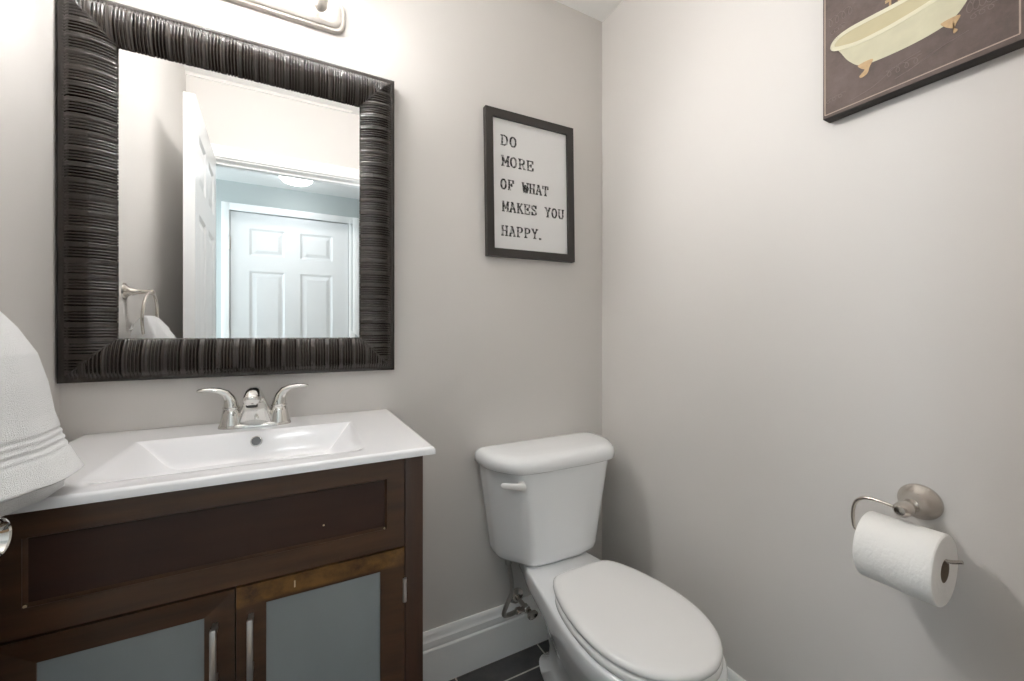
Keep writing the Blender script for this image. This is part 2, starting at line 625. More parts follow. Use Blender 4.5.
def panel_door(name, x0, x1, z1, thick):
    """six panel door leaf in the x-z plane, front face at y = 0, going to y = -thick; panels moulded on both faces."""
    W = x1 - x0
    st, mid = 0.11 * W / 0.76, 0.10 * W / 0.76
    cols = [(x0 + st, x0 + (W - mid) / 2), (x0 + (W + mid) / 2, x1 - st)]
    rows = [(0.24, 0.80), (0.98, z1 - 0.42), (z1 - 0.31, z1 - 0.11)]
    mb = MB()
    mb.box((x0, -thick + 0.007, 0.008), (x1, -0.007, z1))
    xs = [x0, cols[0][0], cols[0][1], cols[1][0], cols[1][1], x1]
    zs = [0.008, rows[0][0], rows[0][1], rows[1][0], rows[1][1], rows[2][0], rows[2][1], z1]
    for ya, yb in ((-0.007, 0.0), (-thick, -thick + 0.007)):
        for i in (0, 2, 4):
            mb.box((xs[i], ya, 0.008), (xs[i + 1], yb, z1))
        for (c0, c1) in cols:
            for j in (0, 2, 4, 6):
                mb.box((c0, ya, zs[j]), (c1, yb, zs[j + 1]))
        out = 1 if yb == 0.0 else -1
        yo = 0.0 if out > 0 else -thick
        for (c0, c1) in cols:
            for (r0, r1) in rows:
                def rg(i, y):
                    return [Vector((c0 + i, y, r0 + i)), Vector((c1 - i, y, r0 + i)), Vector((c1 - i, y, r1 - i)), Vector((c0 + i, y, r1 - i))]
                mb.loft([rg(0, yo), rg(0.014, yo - out * 0.0068), rg(0.022, yo - out * 0.0068), rg(0.045, yo - out * 0.002)], cap0=False)
    return mb.build(name, M['door'])


# hall door, shut, in the far hall wall
d = panel_door('door_2', -1.524, -0.740, 2.03, 0.036)
d.location = (0, HY + 0.001 + 0.036, 0)
structure(d)
for zz in (1.80, 1.02, 0.25):
    hb = MB()
    hb.revolve([(-0.045, 0.006), (0.045, 0.006)], (-1.527, 0.002, zz), (0, 0, 1), 12)
    h = hb.build('hinge', M['nickel'])
    h.parent = d
w = MB()
w.box((-1.578, HY, 0), (-1.530, HY + 0.052, 2.088), 0.003)
w.box((-0.734, HY, 0), (-0.686, HY + 0.052, 2.088), 0.003)
w.box((-1.530, HY, 2.036), (-0.734, HY + 0.052, 2.088), 0.003)
structure(w.build('trim_3', M['trim'], smooth=True))
sbox('baseboard_hall', (HX0, HY, 0), (-1.578, HY + 0.014, 0.12), M['trim'], 0.003)
# a second hall door frame further along the far wall
d = panel_door('door_3', -0.56, 0.20, 2.03, 0.036)
d.location = (0, HY + 0.001 + 0.036, 0)
structure(d)
w = MB()
w.box((-0.614, HY, 0), (-0.566, HY + 0.052, 2.106), 0.003)
w.box((0.206, HY, 0), (0.276, HY + 0.052, 2.106), 0.003)
w.box((-0.566, HY, 2.036), (0.206, HY + 0.052, 2.106), 0.003)
structure(w.build('trim_4', M['trim'], smooth=True))

# hall ceiling light
t = thing('ceiling_light', 'round white lit dome lamp flush on the hall ceiling, seen in the mirror', 'ceiling light', (-1.11, -1.90, HZ))
MB().revolve([(0, 0.118), (-0.018, 0.118), (-0.023, 0.113)], (-1.11, -1.90, HZ), (0, 0, 1), 40).build('mounting_ring', M['trim'], t, smooth=True)
MB().revolve([(-0.020, 0.108), (-0.040, 0.102), (-0.056, 0.086), (-0.068, 0.055), (-0.073, 0.0)], (-1.11, -1.90, HZ), (0, 0, 1), 40,
             cap0=False).build('glass_dome', M['dome'], t, smooth=True)

# bathroom door, open against the left side
DL = 0.672
d = panel_door('door_1', 0.0, DL, 2.04, 0.036)
d.location = (OL + 0.006, YD + 0.002, 0)
d.rotation_euler = (0, 0, math.radians(87.5))        # leaf runs along +y from the hinge
structure(d)
for side, y0 in ((-1, 0.0), (1, -0.036)):
    k = MB()
    sgn = -side
    kx, kz = DL - 0.10, 0.944
    k.revolve([(0, 0.032), (0.004, 0.032), (0.007, 0.028), (0.008, 0.013), (0.032, 0.011), (0.037, 0.015), (0.044, 0.020),
               (0.053, 0.0220), (0.059, 0.0205), (0.061, 0.0170), (0.060, 0.0150), (0.054, 0.0125), (0.053, 0.0)],
              (kx, y0, kz), (0, sgn, 0), 36)
    kn = k.build('door_knob', M['chrome'], smooth=True)
    kn.parent = d
for zz in (1.80, 1.02, 0.25):
    h = MB().revolve([(-0.045, 0.006), (0.045, 0.006)], (-0.004, 0.004, zz), (0, 0, 1), 12).build('hinge', M['nickel'])
    h.parent = d

# ------------------------------------------------------------------ vanity cabinet
FY = -0.470
cab = thing('vanity_cabinet', 'dark espresso wood vanity cabinet with two frosted glass doors under the white sink', 'cabinet', (-1.21, -0.235, 0))
CL, CR = -1.540, -0.883
b = MB()
b.box((CL, FY + 0.02, 0.0), (CL + 0.018, -0.004, 0.902))
b.box((CR - 0.018, FY + 0.02, 0.0), (CR, -0.004, 0.902))
b.box((CL + 0.018, -0.012, 0.08), (CR - 0.018, -0.004, 0.902))
b.box((CL + 0.018, FY + 0.02, 0.08), (CR - 0.018, -0.012, 0.10))
b.box((CL + 0.018, FY + 0.10, 0.0), (CR - 0.018, FY + 0.115, 0.08))
b.box((CL + 0.018, FY + 0.019, 0.690), (CR - 0.018, FY + 0.035, 0.730))
b.build('carcass', M['woodv'], cab)
for xa, xb in ((CL, -1.5035), (-0.9205, CR)):
    MB().box((xa, FY, 0.0), (xb, FY + 0.02, 0.902), 0.0015).build('stile', M['woodv'], cab, smooth=True)


def mitred_frame(x0, x1, z0, z1, wl, wr, wb, wt, yo, yi, yb):
    """picture-frame of four mitred rails; front face slopes from yo at the outside to yi at the opening."""
    mb = MB()
    O = [(x0, z0), (x1, z0), (x1, z1), (x0, z1)]
    I = [(x0 + wl, z0 + wb), (x1 - wr, z0 + wb), (x1 - wr, z1 - wt), (x0 + wl, z1 - wt)]
    for i in range(4):
        j = (i + 1) % 4
        v = [(O[i][0], yo, O[i][1]), (O[j][0], yo, O[j][1]), (I[j][0], yi, I[j][1]), (I[i][0], yi, I[i][1]),
             (O[i][0], yb, O[i][1]), (O[j][0], yb, O[j][1]), (I[j][0], yb, I[j][1]), (I[i][0], yb, I[i][1])]
        mb.add(v, [(0, 1, 2, 3), (4, 7, 6, 5), (0, 4, 5, 1), (2, 6, 7, 3), (1, 5, 6, 2), (0, 3, 7, 4)])
    return mb


# false drawer front: flat rails round a recessed panel
df = mitred_frame(-1.502, -0.9225, 0.7185, 0.901, 0.034, 0.0345, 0.0415, 0.040, FY - 0.001, FY - 0.001, FY + 0.018)
do = df.build('drawer_front', M['wood'], cab)
pnl = MB()
pnl.box((-1.468, FY + 0.0075, 0.760), (-0.957, FY + 0.016, 0.861))
pnl.build('recessed_panel', M['woodpanel'], do)
lp = mitred_frame(-1.468, -0.957, 0.760, 0.861, 0.0035, 0.0035, 0.0035, 0.0035, FY + 0.001, FY + 0.0074, FY + 0.0085)
lp.build('panel_bead', M['wood'], do)
for q, rr_ in (((-1.073, FY + 0.0074, 0.790), 0.0018), ((-0.962, FY + 0.001, 0.7620), 0.0020), ((-1.4655, FY + 0.001, 0.7615), 0.0026)):
    MB().revolve([(0, rr_), (0.0006, rr_ * 0.7)], q, (0, -1, 0), 7).build('paint_chip', M['chip'], do)

for kind, x0, x1, wl, wr, hx in (('left', -1.5015, -1.2130, 0.0455, 0.044, -1.241), ('right', -1.2110, -0.9225, 0.044, 0.0465, -1.1895)):
    rt = kind == 'right'
    fr = mitred_frame(x0, x1, 0.105, 0.7145, wl, wr, 0.042, 0.041, FY - 0.002, FY + 0.006, FY + 0.018)
    dr = fr.build('door', M['woodworn'] if rt else M['wood'], cab)
    dr['label'] = 'right cabinet door with worn golden top rail' if rt else 'left cabinet door with dark frame'
    MB().box((x0 + wl - 0.004, FY + 0.009, 0.143), (x1 - wr + 0.004, FY + 0.013, 0.678)).build('glass_panel', M['frosted'], dr)
    h = MB()
    hy = FY - 0.024
    h.box((hx - 0.0045, hy - 0.004, 0.562), (hx + 0.0045, hy + 0.005, 0.668), 0.002)
    for zz in (0.572, 0.658):
        h.box((hx - 0.004, hy + 0.004, zz - 0.005), (hx + 0.004, FY + 0.004, zz + 0.005), 0.001)
    h.build('handle', M['pull'], dr, smooth=True)
    hgx = x1 + 0.0005 if rt else x0 - 0.0005
    for zz in (0.628, 0.19):
        hg = MB()
        hg.revolve([(-0.024, 0.0032), (-0.024, 0.004), (0.024, 0.004), (0.024, 0.0032)], (hgx, FY - 0.002, zz), (0, 0, 1), 10)
        hg.build('hinge', M['pull'], dr, smooth=True)
    if rt:
        c = MB()
        c.box((-1.123, FY - 0.0018, 0.691), (-1.1205, FY - 0.0002, 0.703), 0.0003)
        c.build('scratch', M['chip'], dr)

# ------------------------------------------------------------------ sink top
ST = 0.918
sx0, sx1, sy0, sy1 = -1.560, -0.861, -0.486, -0.002
sk = thing('sink_top', 'white one-piece vanity sink top with a wide rectangular basin', 'sink', (-1.21, -0.24, 0.897))
bx0, bx1, by0, by1 = -1.425, -0.990, -0.455, -0.146     # basin rim
fx0, fx1, fy0, fy1 = -1.358, -1.045, -0.270, -0.176     # basin floor
DEP = 0.062


def sstep(t):
    t = min(1, max(0, t))
    return t * t * (3 - 2 * t)


def sink_z(x, y):
    tx = min((x - bx0) / (fx0 - bx0), (bx1 - x) / (bx1 - fx1))
    tf = min(1.0, max(0.0, (y - by0) / (fy0 - by0)))
    tf = (tf * tf / 0.5 if tf < 0.25 else tf - 0.125) / 0.875
    tb_ = (by1 - y) / (by1 - fy1)
    if min(tx, tb_, y - by0) <= 0:
        return ST

    def smin(a, b_, k_):
        q_ = max(k_ - abs(a - b_), 0) / k_
        return min(a, b_) - q_ * q_ * k_ * 0.25
    t = max(0.0, smin(min(tx, tb_), tf, 0.22))
    t = min(t, 1.0)
    h = t if t > 0.12 else t * t / 0.24 + 0.06 * (t / 0.12)
    h = t if tf <= min(tx, tb_) else 0.7 * t + 0.3 * sstep(t)
    z = ST - DEP * h
    dr_ = math.hypot((x + 1.205) / 0.16, (y + 0.255) / 0.07)
    z -= 0.005 * max(0, 1 - dr_) * sstep(t)
    return z


NX, NY = 190, 150
ex, ey = 0.006, 0.006
g = MB()
V = []
for j in range(NY + 1):
    row = []
    for i in range(NX + 1):
        x = sx0 + (sx1 - sx0) * i / NX
        y = sy0 + (sy1 - sy0) * j / NY
        z = sink_z(x, y)
        e = min(x - sx0, sx1 - x, y - sy0)
        if e < ex:
            z -= ex * (1 - math.sqrt(max(0, 1 - ((ex - e) / ex) ** 2))) * 0.8
        row.append(g.bm.verts.new((x, y, z)))
    V.append(row)
for j in range(NY):
    for i in range(NX):
        g.bm.faces.new((V[j][i], V[j][i + 1], V[j + 1][i + 1], V[j + 1][i]))
loop = [V[0][i] for i in range(NX + 1)] + [V[j][NX] for j in range(1, NY + 1)] + [V[NY][i] for i in range(NX - 1, -1, -1)] + [V[j][0] for j in range(NY - 1, 0, -1)]
low = [g.bm.verts.new((v.co.x, v.co.y, 0.9025)) for v in loop]
for i in range(len(loop)):
    j = (i + 1) % len(loop)
    g.bm.faces.new((loop[i], low[i], low[j], loop[j]))
g.build('basin_slab', M['sink'], sk, smooth=True, angle=50)
ovx, ovy = -1.203, -0.158
ovz = sink_z(ovx, ovy)
nrm = Vector((0, -(DEP / (by1 - fy1)), 1)).normalized()
nrm = Vector((0, -(sink_z(ovx, ovy + 0.002) - sink_z(ovx, ovy - 0.002)) / 0.004, 1)).normalized()
ov = Vector((ovx, ovy, ovz + 0.001))
MB().revolve([(-0.004, 0.0125), (0.0018, 0.0125), (0.0026, 0.0115), (0.0026, 0.0100), (0.0012, 0.0092)], ov, nrm, 28, cap1=False).build('overflow_ring', M['chrome'], sk, smooth=True)
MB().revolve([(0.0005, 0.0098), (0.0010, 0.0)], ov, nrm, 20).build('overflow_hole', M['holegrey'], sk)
dz = sink_z(-1.205, -0.255)
MB().revolve([(-0.004, 0.021), (0.002, 0.021), (0.003, 0.017), (0.0015, 0.014), (0.004, 0.012), (0.006, 0.0)], (-1.205, -0.255, dz + 0.001), (0, 0, 1), 28).build('drain', M['chrome'], sk, smooth=True)

# ------------------------------------------------------------------ faucet
fc = thing('faucet', 'chrome two-handle faucet standing on the back ledge of the sink', 'faucet', (-1.21, -0.078, ST))
FX, FYC = -1.210, -0.078


def stadium(cx, cy, hw, hd, z, n=40):
    return [Vector((cx + hw * math.copysign(abs(math.cos(a)) ** 0.7, math.cos(a)), cy + hd * math.copysign(abs(math.sin(a)) ** 0.8, math.sin(a)), z)) for a in [2 * math.pi * k / n for k in range(n)]]


MB().loft([stadium(FX, FYC, 0.080, 0.027, ST), stadium(FX, FYC, 0.080, 0.027, ST + 0.004), stadium(FX, FYC, 0.077, 0.0245, ST + 0.009),
           stadium(FX, FYC, 0.070, 0.020, ST + 0.011)]).build('base_plate', M['chrome'], fc, smooth=True)
# spout body, flaring skirt that rises and leans forward to a short round nose
rings = []
for (cy, z, hw, hd, tilt) in ((FYC - 0.004, ST + 0.006, 0.045, 0.022, 0.0), (FYC - 0.006, ST + 0.020, 0.040, 0.021, 0.05), (FYC - 0.012, ST + 0.045, 0.031, 0.020, 0.25),
                              (FYC - 0.022, ST + 0.066, 0.0235, 0.019, 0.6), (FYC - 0.040, ST + 0.082, 0.0190, 0.0180, 1.0),
                              (FYC - 0.066, ST + 0.091, 0.0175, 0.0165, 1.35), (FYC - 0.096, ST + 0.090, 0.0172, 0.0150, 1.62), (FYC - 0.118, ST + 0.084, 0.0172, 0.0140, 1.85),
                              (FYC - 0.126, ST + 0.081, 0.0150, 0.0120, 1.9), (FYC - 0.129, ST + 0.080, 0.0080, 0.0060, 1.9)):
    r = []
    for k in range(36):
        a = 2 * math.pi * k / 36
        u, v = hw * math.copysign(abs(math.cos(a)) ** 0.75, math.cos(a)), hd * math.sin(a)
        # ring plane turned about x: normal from +z towards -y
        r.append(Vector((FX + u, cy + v * math.cos(tilt), z + v * math.sin(tilt))))
    rings.append(r)
MB().loft(rings).build('spout', M['chrome'], fc, smooth=True, angle=60)
MB().revolve([(0, 0.0120), (0.012, 0.0120), (0.014, 0.0105), (0.013, 0.009), (0.006, 0.0085)], (FX, FYC - 0.108, ST + 0.078), (0, -0.25, -1), 28, cap1=False).build('aerator', M['dark'], fc, smooth=True)
for s in (-1, 1):
    hx = FX + s * 0.052
    hb = MB()
    hb.revolve([(0.008, 0.0255), (0.014, 0.0245), (0.030, 0.0210), (0.045, 0.0185), (0.0462, 0.0172), (0.0475, 0.0172), (0.0485, 0.0192), (0.0515, 0.0192), (0.0525, 0.0172)], (hx, FYC, ST), (0, 0, 1), 32)
    hn = hb.build('handle_base', M['chrome'], fc, smooth=True)
    # lever: rises out of the collar, bows outward and flattens to a blade
    pts = [(0.0, 0.052, 0.0168, 0.0168), (0.001, 0.062, 0.0155, 0.0152), (0.004, 0.074, 0.0128, 0.0130), (0.012, 0.087, 0.0098, 0.0118), (0.026, 0.0945, 0.0074, 0.0112),
           (0.042, 0.0975, 0.0060, 0.0105), (0.056, 0.0980, 0.0052, 0.0096), (0.065, 0.0970, 0.0042, 0.0078), (0.069, 0.0962, 0.0022, 0.0040)]
    lv = MB()
    rr = []
    for i, (dx, dzv, th, wd) in enumerate(pts):
        a0, a1 = pts[max(0, i - 1)], pts[min(len(pts) - 1, i + 1)]
        tx, tz = a1[0] - a0[0], a1[1] - a0[1]
        L = math.hypot(tx, tz)
        tx, tz = tx / L, tz / L
        nx, nz = -tz, tx
        r = []
        for k in range(24):
            a = 2 * math.pi * k / 24
            p = math.cos(a) * th
            r.append(Vector((hx + s * (dx + nx * p), FYC + math.sin(a) * wd - 0.10 * dx, ST + dzv + nz * p)))
        rr.append(r)
    lv.loft(rr)
    lv.build('lever', M['chrome'], hn, smooth=True, angle=60)
MB().revolve([(0, 0.0025), (0.045, 0.0025), (0.047, 0.0055), (0.053, 0.0055), (0.055, 0.003)], (FX, FYC + 0.020, ST + 0.008), (0, 0, 1), 16).build('lift_rod', M['chrome'], fc, smooth=True)

# ------------------------------------------------------------------ framed mirror
MX0, MX1, MZ0, MZ1 = -1.594, -0.848, 1.042, 1.937
FW = 0.101
mir = thing('wall_mirror', 'wall mirror in a wide dark ribbed frame hanging above the sink', 'mirror', ((MX0 + MX1) / 2, 0, MZ0))


def rib(s):
    p = 0.0365
    u = s % p
    h = 0.0
    for g0 in (0.0, 0.0160, 0.0228, 0.0296, p):
        h -= 0.0036 * math.exp(-((u - g0) / 0.0016) ** 2)
    k = int(s // p)
    h += 0.0006 * math.sin(k * 12.9898) + 0.0004 * math.sin(s * 900.0)
    if u < 0.015:
        h -= 0.0006
    return h


def fprof(t):
    """height off the wall across the frame, outer edge (0) to the glass (1)."""
    pts = [(0, 0.026), (0.07, 0.028), (0.11, 0.027), (0.2, 0.036), (0.4, 0.0395), (0.6, 0.0375), (0.8, 0.030), (0.93, 0.021), (1.0, 0.016)]
    for (a, ha), (b_, hb_) in zip(pts, pts[1:]):
        if t <= b_:
            q = (t - a) / (b_ - a)
            return ha + (hb_ - ha) * q
    return pts[-1][1]


fm = MB()
TS = [0, 0.035, 0.07, 0.10, 0.14, 0.2, 0.28, 0.36, 0.44, 0.52, 0.6, 0.68, 0.76, 0.84, 0.9, 0.95, 1.0]
for side in range(4):
    L = (MX1 - MX0) if side in (0, 2) else (MZ1 - MZ0)
    ns = int(L / 0.00085)
    grid = []
    for t in TS:
        row = []
        dpt = t * FW
        for k in range(ns + 1):
            s = min(max(L * k / ns, dpt), L - dpt)
            amp = 0 if t < 0.09 else min(1.0, (t - 0.09) / 0.06)
            end = min(s - dpt, L - dpt - s)
            amp *= min(1.0, end / 0.003)
            h = fprof(t) + rib(s + side * 0.0041) * amp
            if side == 0:
                p = (MX0 + s, -h, MZ0 + dpt)
            elif side == 1:
                p = (MX1 - dpt, -h, MZ0 + s)
            elif side == 2:
                p = (MX1 - s, -h, MZ1 - dpt)
            else:
                p = (MX0 + dpt, -h, MZ1 - s)
            row.append(fm.bm.verts.new(p))
        grid.append(row)
    back = []
    for t in (1.0, 0.0):
        dpt = t * FW
        row = []
        for k in (0, ns):
            s = dpt if k == 0 else L - dpt
            p = {0: (MX0 + s, 0, MZ0 + dpt), 1: (MX1 - dpt, 0, MZ0 + s), 2: (MX1 - s, 0, MZ1 - dpt), 3: (MX0 + dpt, 0, MZ1 - s)}[side]
            row.append(fm.bm.verts.new(p))
        back.append(row)
    for a, b_ in zip(grid, grid[1:]):
        for k in range(ns):
            fm.bm.faces.new((a[k], a[k + 1], b_[k + 1], b_[k]))
    fm.bm.faces.new(list(grid[0]) + [back[1][1], back[1][0]])
    k0 = int(math.ceil(FW / L * ns))
    fm.bm.faces.new(list(grid[-1][k0 - 1:ns - k0 + 2]) + [back[0][1], back[0][0]])
bmesh.ops.remove_doubles(fm.bm, verts=fm.bm.verts[:], dist=2e-5)
bmesh.ops.dissolve_degenerate(fm.bm, edges=fm.bm.edges[:], dist=1e-5)
fm.build('frame', M['frame'], mir, smooth=True, angle=75)
GX0, GX1, GZ0, GZ1 = MX0 + FW - 0.002, MX1 - FW + 0.002, MZ0 + FW - 0.004, MZ1 - FW + 0.004
GY = -0.0135
gl = MB()
BW, BT = 0.027, 0.0065 * 0.027
O = [(GX0, GZ0), (GX1, GZ0), (GX1, GZ1), (GX0, GZ1)]
I = [(GX0 + BW, GZ0 + BW), (GX1 - BW, GZ0 + BW), (GX1 - BW, GZ1 - BW), (GX0 + BW, GZ1 - BW)]
vv = [(x, GY - BT, z) for x, z in O] + [(x, GY, z) for x, z in I] + [(x, -0.003, z) for x, z in O]
gl.add(vv, [(0, 1, 5, 4), (1, 2, 6, 5), (2, 3, 7, 6), (3, 0, 4, 7), (4, 5, 6, 7), (8, 11, 10, 9), (0, 8, 9, 1), (1, 9, 10, 2), (2, 10, 11, 3), (3, 11, 8, 0)])
gl.build('mirror_glass', M['mirror'], mir)

# ------------------------------------------------------------------ vanity light bar above the mirror
VX, VZ = -1.222, 2.092
vl = thing('vanity_light', 'satin nickel vanity light bar on the wall above the mirror', 'wall light', (VX, 0, VZ))


def plate_ring(hw, hh, y, n=64):
    """long plate outline with bowed ends, in the x-z plane."""
    pts = []
    m = n // 4
    for q in range(4):
        for k in range(m):
            a = -math.pi / 2 + (q * m + k + 0.5) * 2 * math.pi / n
            c, s = math.cos(a), math.sin(a)
            pts.append(Vector((VX + math.copysign(hw - hh * 0.75 + hh * 0.75 * abs(c) ** 0.75, c), y, VZ + hh * math.copysign(abs(s) ** 0.62, s))))
    return pts


MB().loft([plate_ring(0.233, 0.052, 0.0), plate_ring(0.233, 0.052, -0.006), plate_ring(0.229, 0.048, -0.011), plate_ring(0.223, 0.042, -0.0115), plate_ring(0.222, 0.041, -0.0155),
           plate_ring(0.216, 0.035, -0.020), plate_ring(0.206, 0.026, -0.0215)]).build('back_plate', M['paintedmetal'], vl, smooth=True, angle=35)
for k in range(3):
    x = VX + (k - 1) * 0.162
    sck = MB()
    sck.tube(catmull([(x, -0.018, VZ), (x, -0.05, VZ - 0.006), (x, -0.080, VZ - 0.018), (x, -0.100, VZ - 0.034), (x, -0.108, VZ - 0.040)], 6), 0.009, 14)
    sck.revolve([(-0.040, 0.0), (-0.039, 0.006), (-0.035, 0.012), (-0.028, 0.0165), (-0.018, 0.0185), (0.004, 0.0190), (0.022, 0.021), (0.034, 0.024), (0.036, 0.020)], (x, -0.108, VZ - 0.032), (0, 0, 1), 24)
    so = sck.build('socket', M['paintedmetal'], vl, smooth=True)
    shd = MB()
    shd.revolve([(0.030, 0.018), (0.036, 0.030), (0.055, 0.043), (0.085, 0.052), (0.115, 0.056), (0.135, 0.064), (0.132, 0.060), (0.112, 0.052), (0.085, 0.048), (0.055, 0.039), (0.045, 0.020)],
                (x, -0.108, VZ - 0.032), (0, 0, 1), 32)
    shd.build('glass_shade', M['shade'], so, smooth=True)
    MB().revolve([(0.040, 0.012), (0.052, 0.016), (0.066, 0.026), (0.080, 0.030), (0.094, 0.027), (0.104, 0.017), (0.108, 0.0)], (x, -0.108, VZ - 0.032), (0, 0, 1), 24).build('light_bulb', M['bulb'], so, smooth=True)

# ------------------------------------------------------------------ framed print
PW, PH = 0.374, 0.520
pr = thing('framed_print', 'black framed white typewriter quote print on the wall above the toilet', 'picture', (0, 0, 0))


def prism_frame(w_, h_, fw, y_back, y_front, lip):
    mb = mitred_frame(-w_ / 2, w_ / 2, -h_ / 2, h_ / 2, fw, fw, fw, fw, y_front, y_front + lip, y_back)
    return mb


prism_frame(PW, PH, 0.0285, -0.001, -0.022, 0.0015).build('frame', M['blackframe'], pr)
MB().box((-PW / 2 + 0.025, -0.0115, -PH / 2 + 0.025), (PW / 2 - 0.025, -0.003, PH / 2 - 0.025)).build('paper_print', M['paper'], pr)

ell = [(0.36 + 0.27 * math.cos(a), 0.5 + 0.46 * math.sin(a)) for a in [2 * math.pi * k / 18 for k in range(19)]]
G = {
    'D': [[(0.16, 0.04), (0.16, 0.96)], [(0.04, 0.96), (0.38, 0.96), (0.58, 0.84), (0.66, 0.5), (0.58, 0.16), (0.38, 0.04), (0.04, 0.04)]],
    'O': [ell],
    'M': [[(0.14, 0.04), (0.14, 0.96)], [(0.66, 0.04), (0.66, 0.96)], [(0.10, 0.96), (0.40, 0.34), (0.70, 0.96)], [(0.0, 0.04), (0.28, 0.04)], [(0.52, 0.04), (0.80, 0.04)], [(0.0, 0.96), (0.16, 0.96)], [(0.64, 0.96), (0.80, 0.96)]],
    'R': [[(0.16, 0.04), (0.16, 0.96)], [(0.03, 0.96), (0.42, 0.96), (0.58, 0.86), (0.60, 0.72), (0.54, 0.56), (0.38, 0.5), (0.16, 0.5)], [(0.38, 0.5), (0.60, 0.06), (0.74, 0.04)], [(0.03, 0.04), (0.30, 0.04)]],
    'E': [[(0.16, 0.04), (0.16, 0.96)], [(0.03, 0.96), (0.64, 0.96), (0.64, 0.74)], [(0.16, 0.51), (0.46, 0.51)], [(0.46, 0.62), (0.46, 0.40)], [(0.03, 0.04), (0.66, 0.04), (0.66, 0.28)]],
    'F': [[(0.16, 0.04), (0.16, 0.96)], [(0.03, 0.96), (0.64, 0.96), (0.64, 0.72)], [(0.16, 0.51), (0.46, 0.51)], [(0.46, 0.62), (0.46, 0.40)], [(0.03, 0.04), (0.34, 0.04)]],
    'W': [[(0.10, 0.96), (0.22, 0.04), (0.40, 0.72), (0.58, 0.04), (0.70, 0.96)], [(0.0, 0.96), (0.24, 0.96)], [(0.56, 0.96), (0.80, 0.96)]],
    'H': [[(0.16, 0.04), (0.16, 0.96)], [(0.60, 0.04), (0.60, 0.96)], [(0.16, 0.51), (0.60, 0.51)], [(0.03, 0.04), (0.30, 0.04)], [(0.03, 0.96), (0.30, 0.96)], [(0.46, 0.04), (0.74, 0.04)], [(0.46, 0.96), (0.74, 0.96)]],
    'A': [[(0.10, 0.04), (0.36, 0.96), (0.64, 0.04)], [(0.20, 0.34), (0.54, 0.34)], [(0.0, 0.04), (0.24, 0.04)], [(0.50, 0.04), (0.76, 0.04)], [(0.20, 0.96), (0.38, 0.96)]],
    'T': [[(0.37, 0.04), (0.37, 0.96)], [(0.06, 0.72), (0.06, 0.96), (0.68, 0.96), (0.68, 0.72)], [(0.22, 0.04), (0.52, 0.04)]],
    'K': [[(0.16, 0.04), (0.16, 0.96)], [(0.62, 0.96), (0.18, 0.46)], [(0.32, 0.60), (0.64, 0.04)], [(0.03, 0.04), (0.30, 0.04)], [(0.03, 0.96), (0.30, 0.96)], [(0.50, 0.96), (0.74, 0.96)], [(0.52, 0.04), (0.76, 0.04)]],
    'S': [[(0.58, 0.72), (0.58, 0.96)], [(0.58, 0.80), (0.48, 0.93), (0.32, 0.96), (0.16, 0.88), (0.14, 0.70), (0.26, 0.57), (0.46, 0.48), (0.60, 0.34), (0.58, 0.14), (0.42, 0.04), (0.24, 0.06), (0.12, 0.20)], [(0.12, 0.04), (0.12, 0.30)]],
    'Y': [[(0.12, 0.96), (0.38, 0.48), (0.38, 0.04)], [(0.64, 0.96), (0.38, 0.48)], [(0.0, 0.96), (0.24, 0.96)], [(0.52, 0.96), (0.76, 0.96)], [(0.22, 0.04), (0.54, 0.04)]],
    'U': [[(0.14, 0.96), (0.14, 0.28), (0.24, 0.08), (0.38, 0.04), (0.52, 0.08), (0.62, 0.28), (0.62, 0.96)], [(0.0, 0.96), (0.28, 0.96)], [(0.48, 0.96), (0.76, 0.96)]],
    'P': [[(0.16, 0.04), (0.16, 0.96)], [(0.03, 0.96), (0.44, 0.96), (0.60, 0.86), (0.62, 0.70), (0.56, 0.54), (0.40, 0.46), (0.16, 0.46)], [(0.03, 0.04), (0.34, 0.04)]],
    '.': [[(0.12, 0.0), (0.12, 0.10)], [(0.20, 0.0), (0.20, 0.10)]],
    ' ': [],
}


def strokes(mb, polys, x, z, sx, sz, th, y):
    for poly in polys:
        for k in range(len(poly) - 1):
            a = Vector((x + poly[k][0] * sx, z + poly[k][1] * sz))
            b_ = Vector((x + poly[k + 1][0] * sx, z + poly[k + 1][1] * sz))
            dd = (b_ - a)
            if dd.length < 1e-6:
                continue
            dd.normalize()
            # upright strokes are thicker than level ones
            tw = th * (0.62 + 0.55 * abs(dd.y)) / 2
            nn = Vector((-dd.y, dd.x)) * tw
            a2, b2 = a - dd * tw * 0.5, b_ + dd * tw * 0.5
            q = [a2 + nn, b2 + nn, b2 - nn, a2 - nn]
            mb.add([(p.x, y, p.y) for p in q] + [(p.x, y + 0.0006, p.y) for p in q],
                   [(0, 1, 2, 3), (7, 6, 5, 4), (0, 4, 5, 1), (1, 5, 6, 2), (2, 6, 7, 3), (3, 7, 4, 0)])


PCX, PCZ = -0.3455, 1.690
for line, x0, x1, zb, ch in (('DO', -0.472, -0.400, 1.829, 0.037), ('MORE', -0.469, -0.331, 1.755, 0.038), ('OF WHAT', -0.474, -0.268, 1.672, 0.037),
                             ('MAKES YOU', -0.469, -0.198, 1.593, 0.037), ('HAPPY.', -0.474, -0.285, 1.506, 0.037)):
    cell = (x1 - x0) / len(line)
    lt = MB()
    for i, c in enumerate(line + ' '):
        if c == ' ':
            lt.build('printed_word', M['ink'], pr)
            lt = MB()
            continue
        strokes(lt, G[c], x0 + i * cell - PCX, zb - PCZ, cell * 1.18, ch, 0.0061, -0.0121)
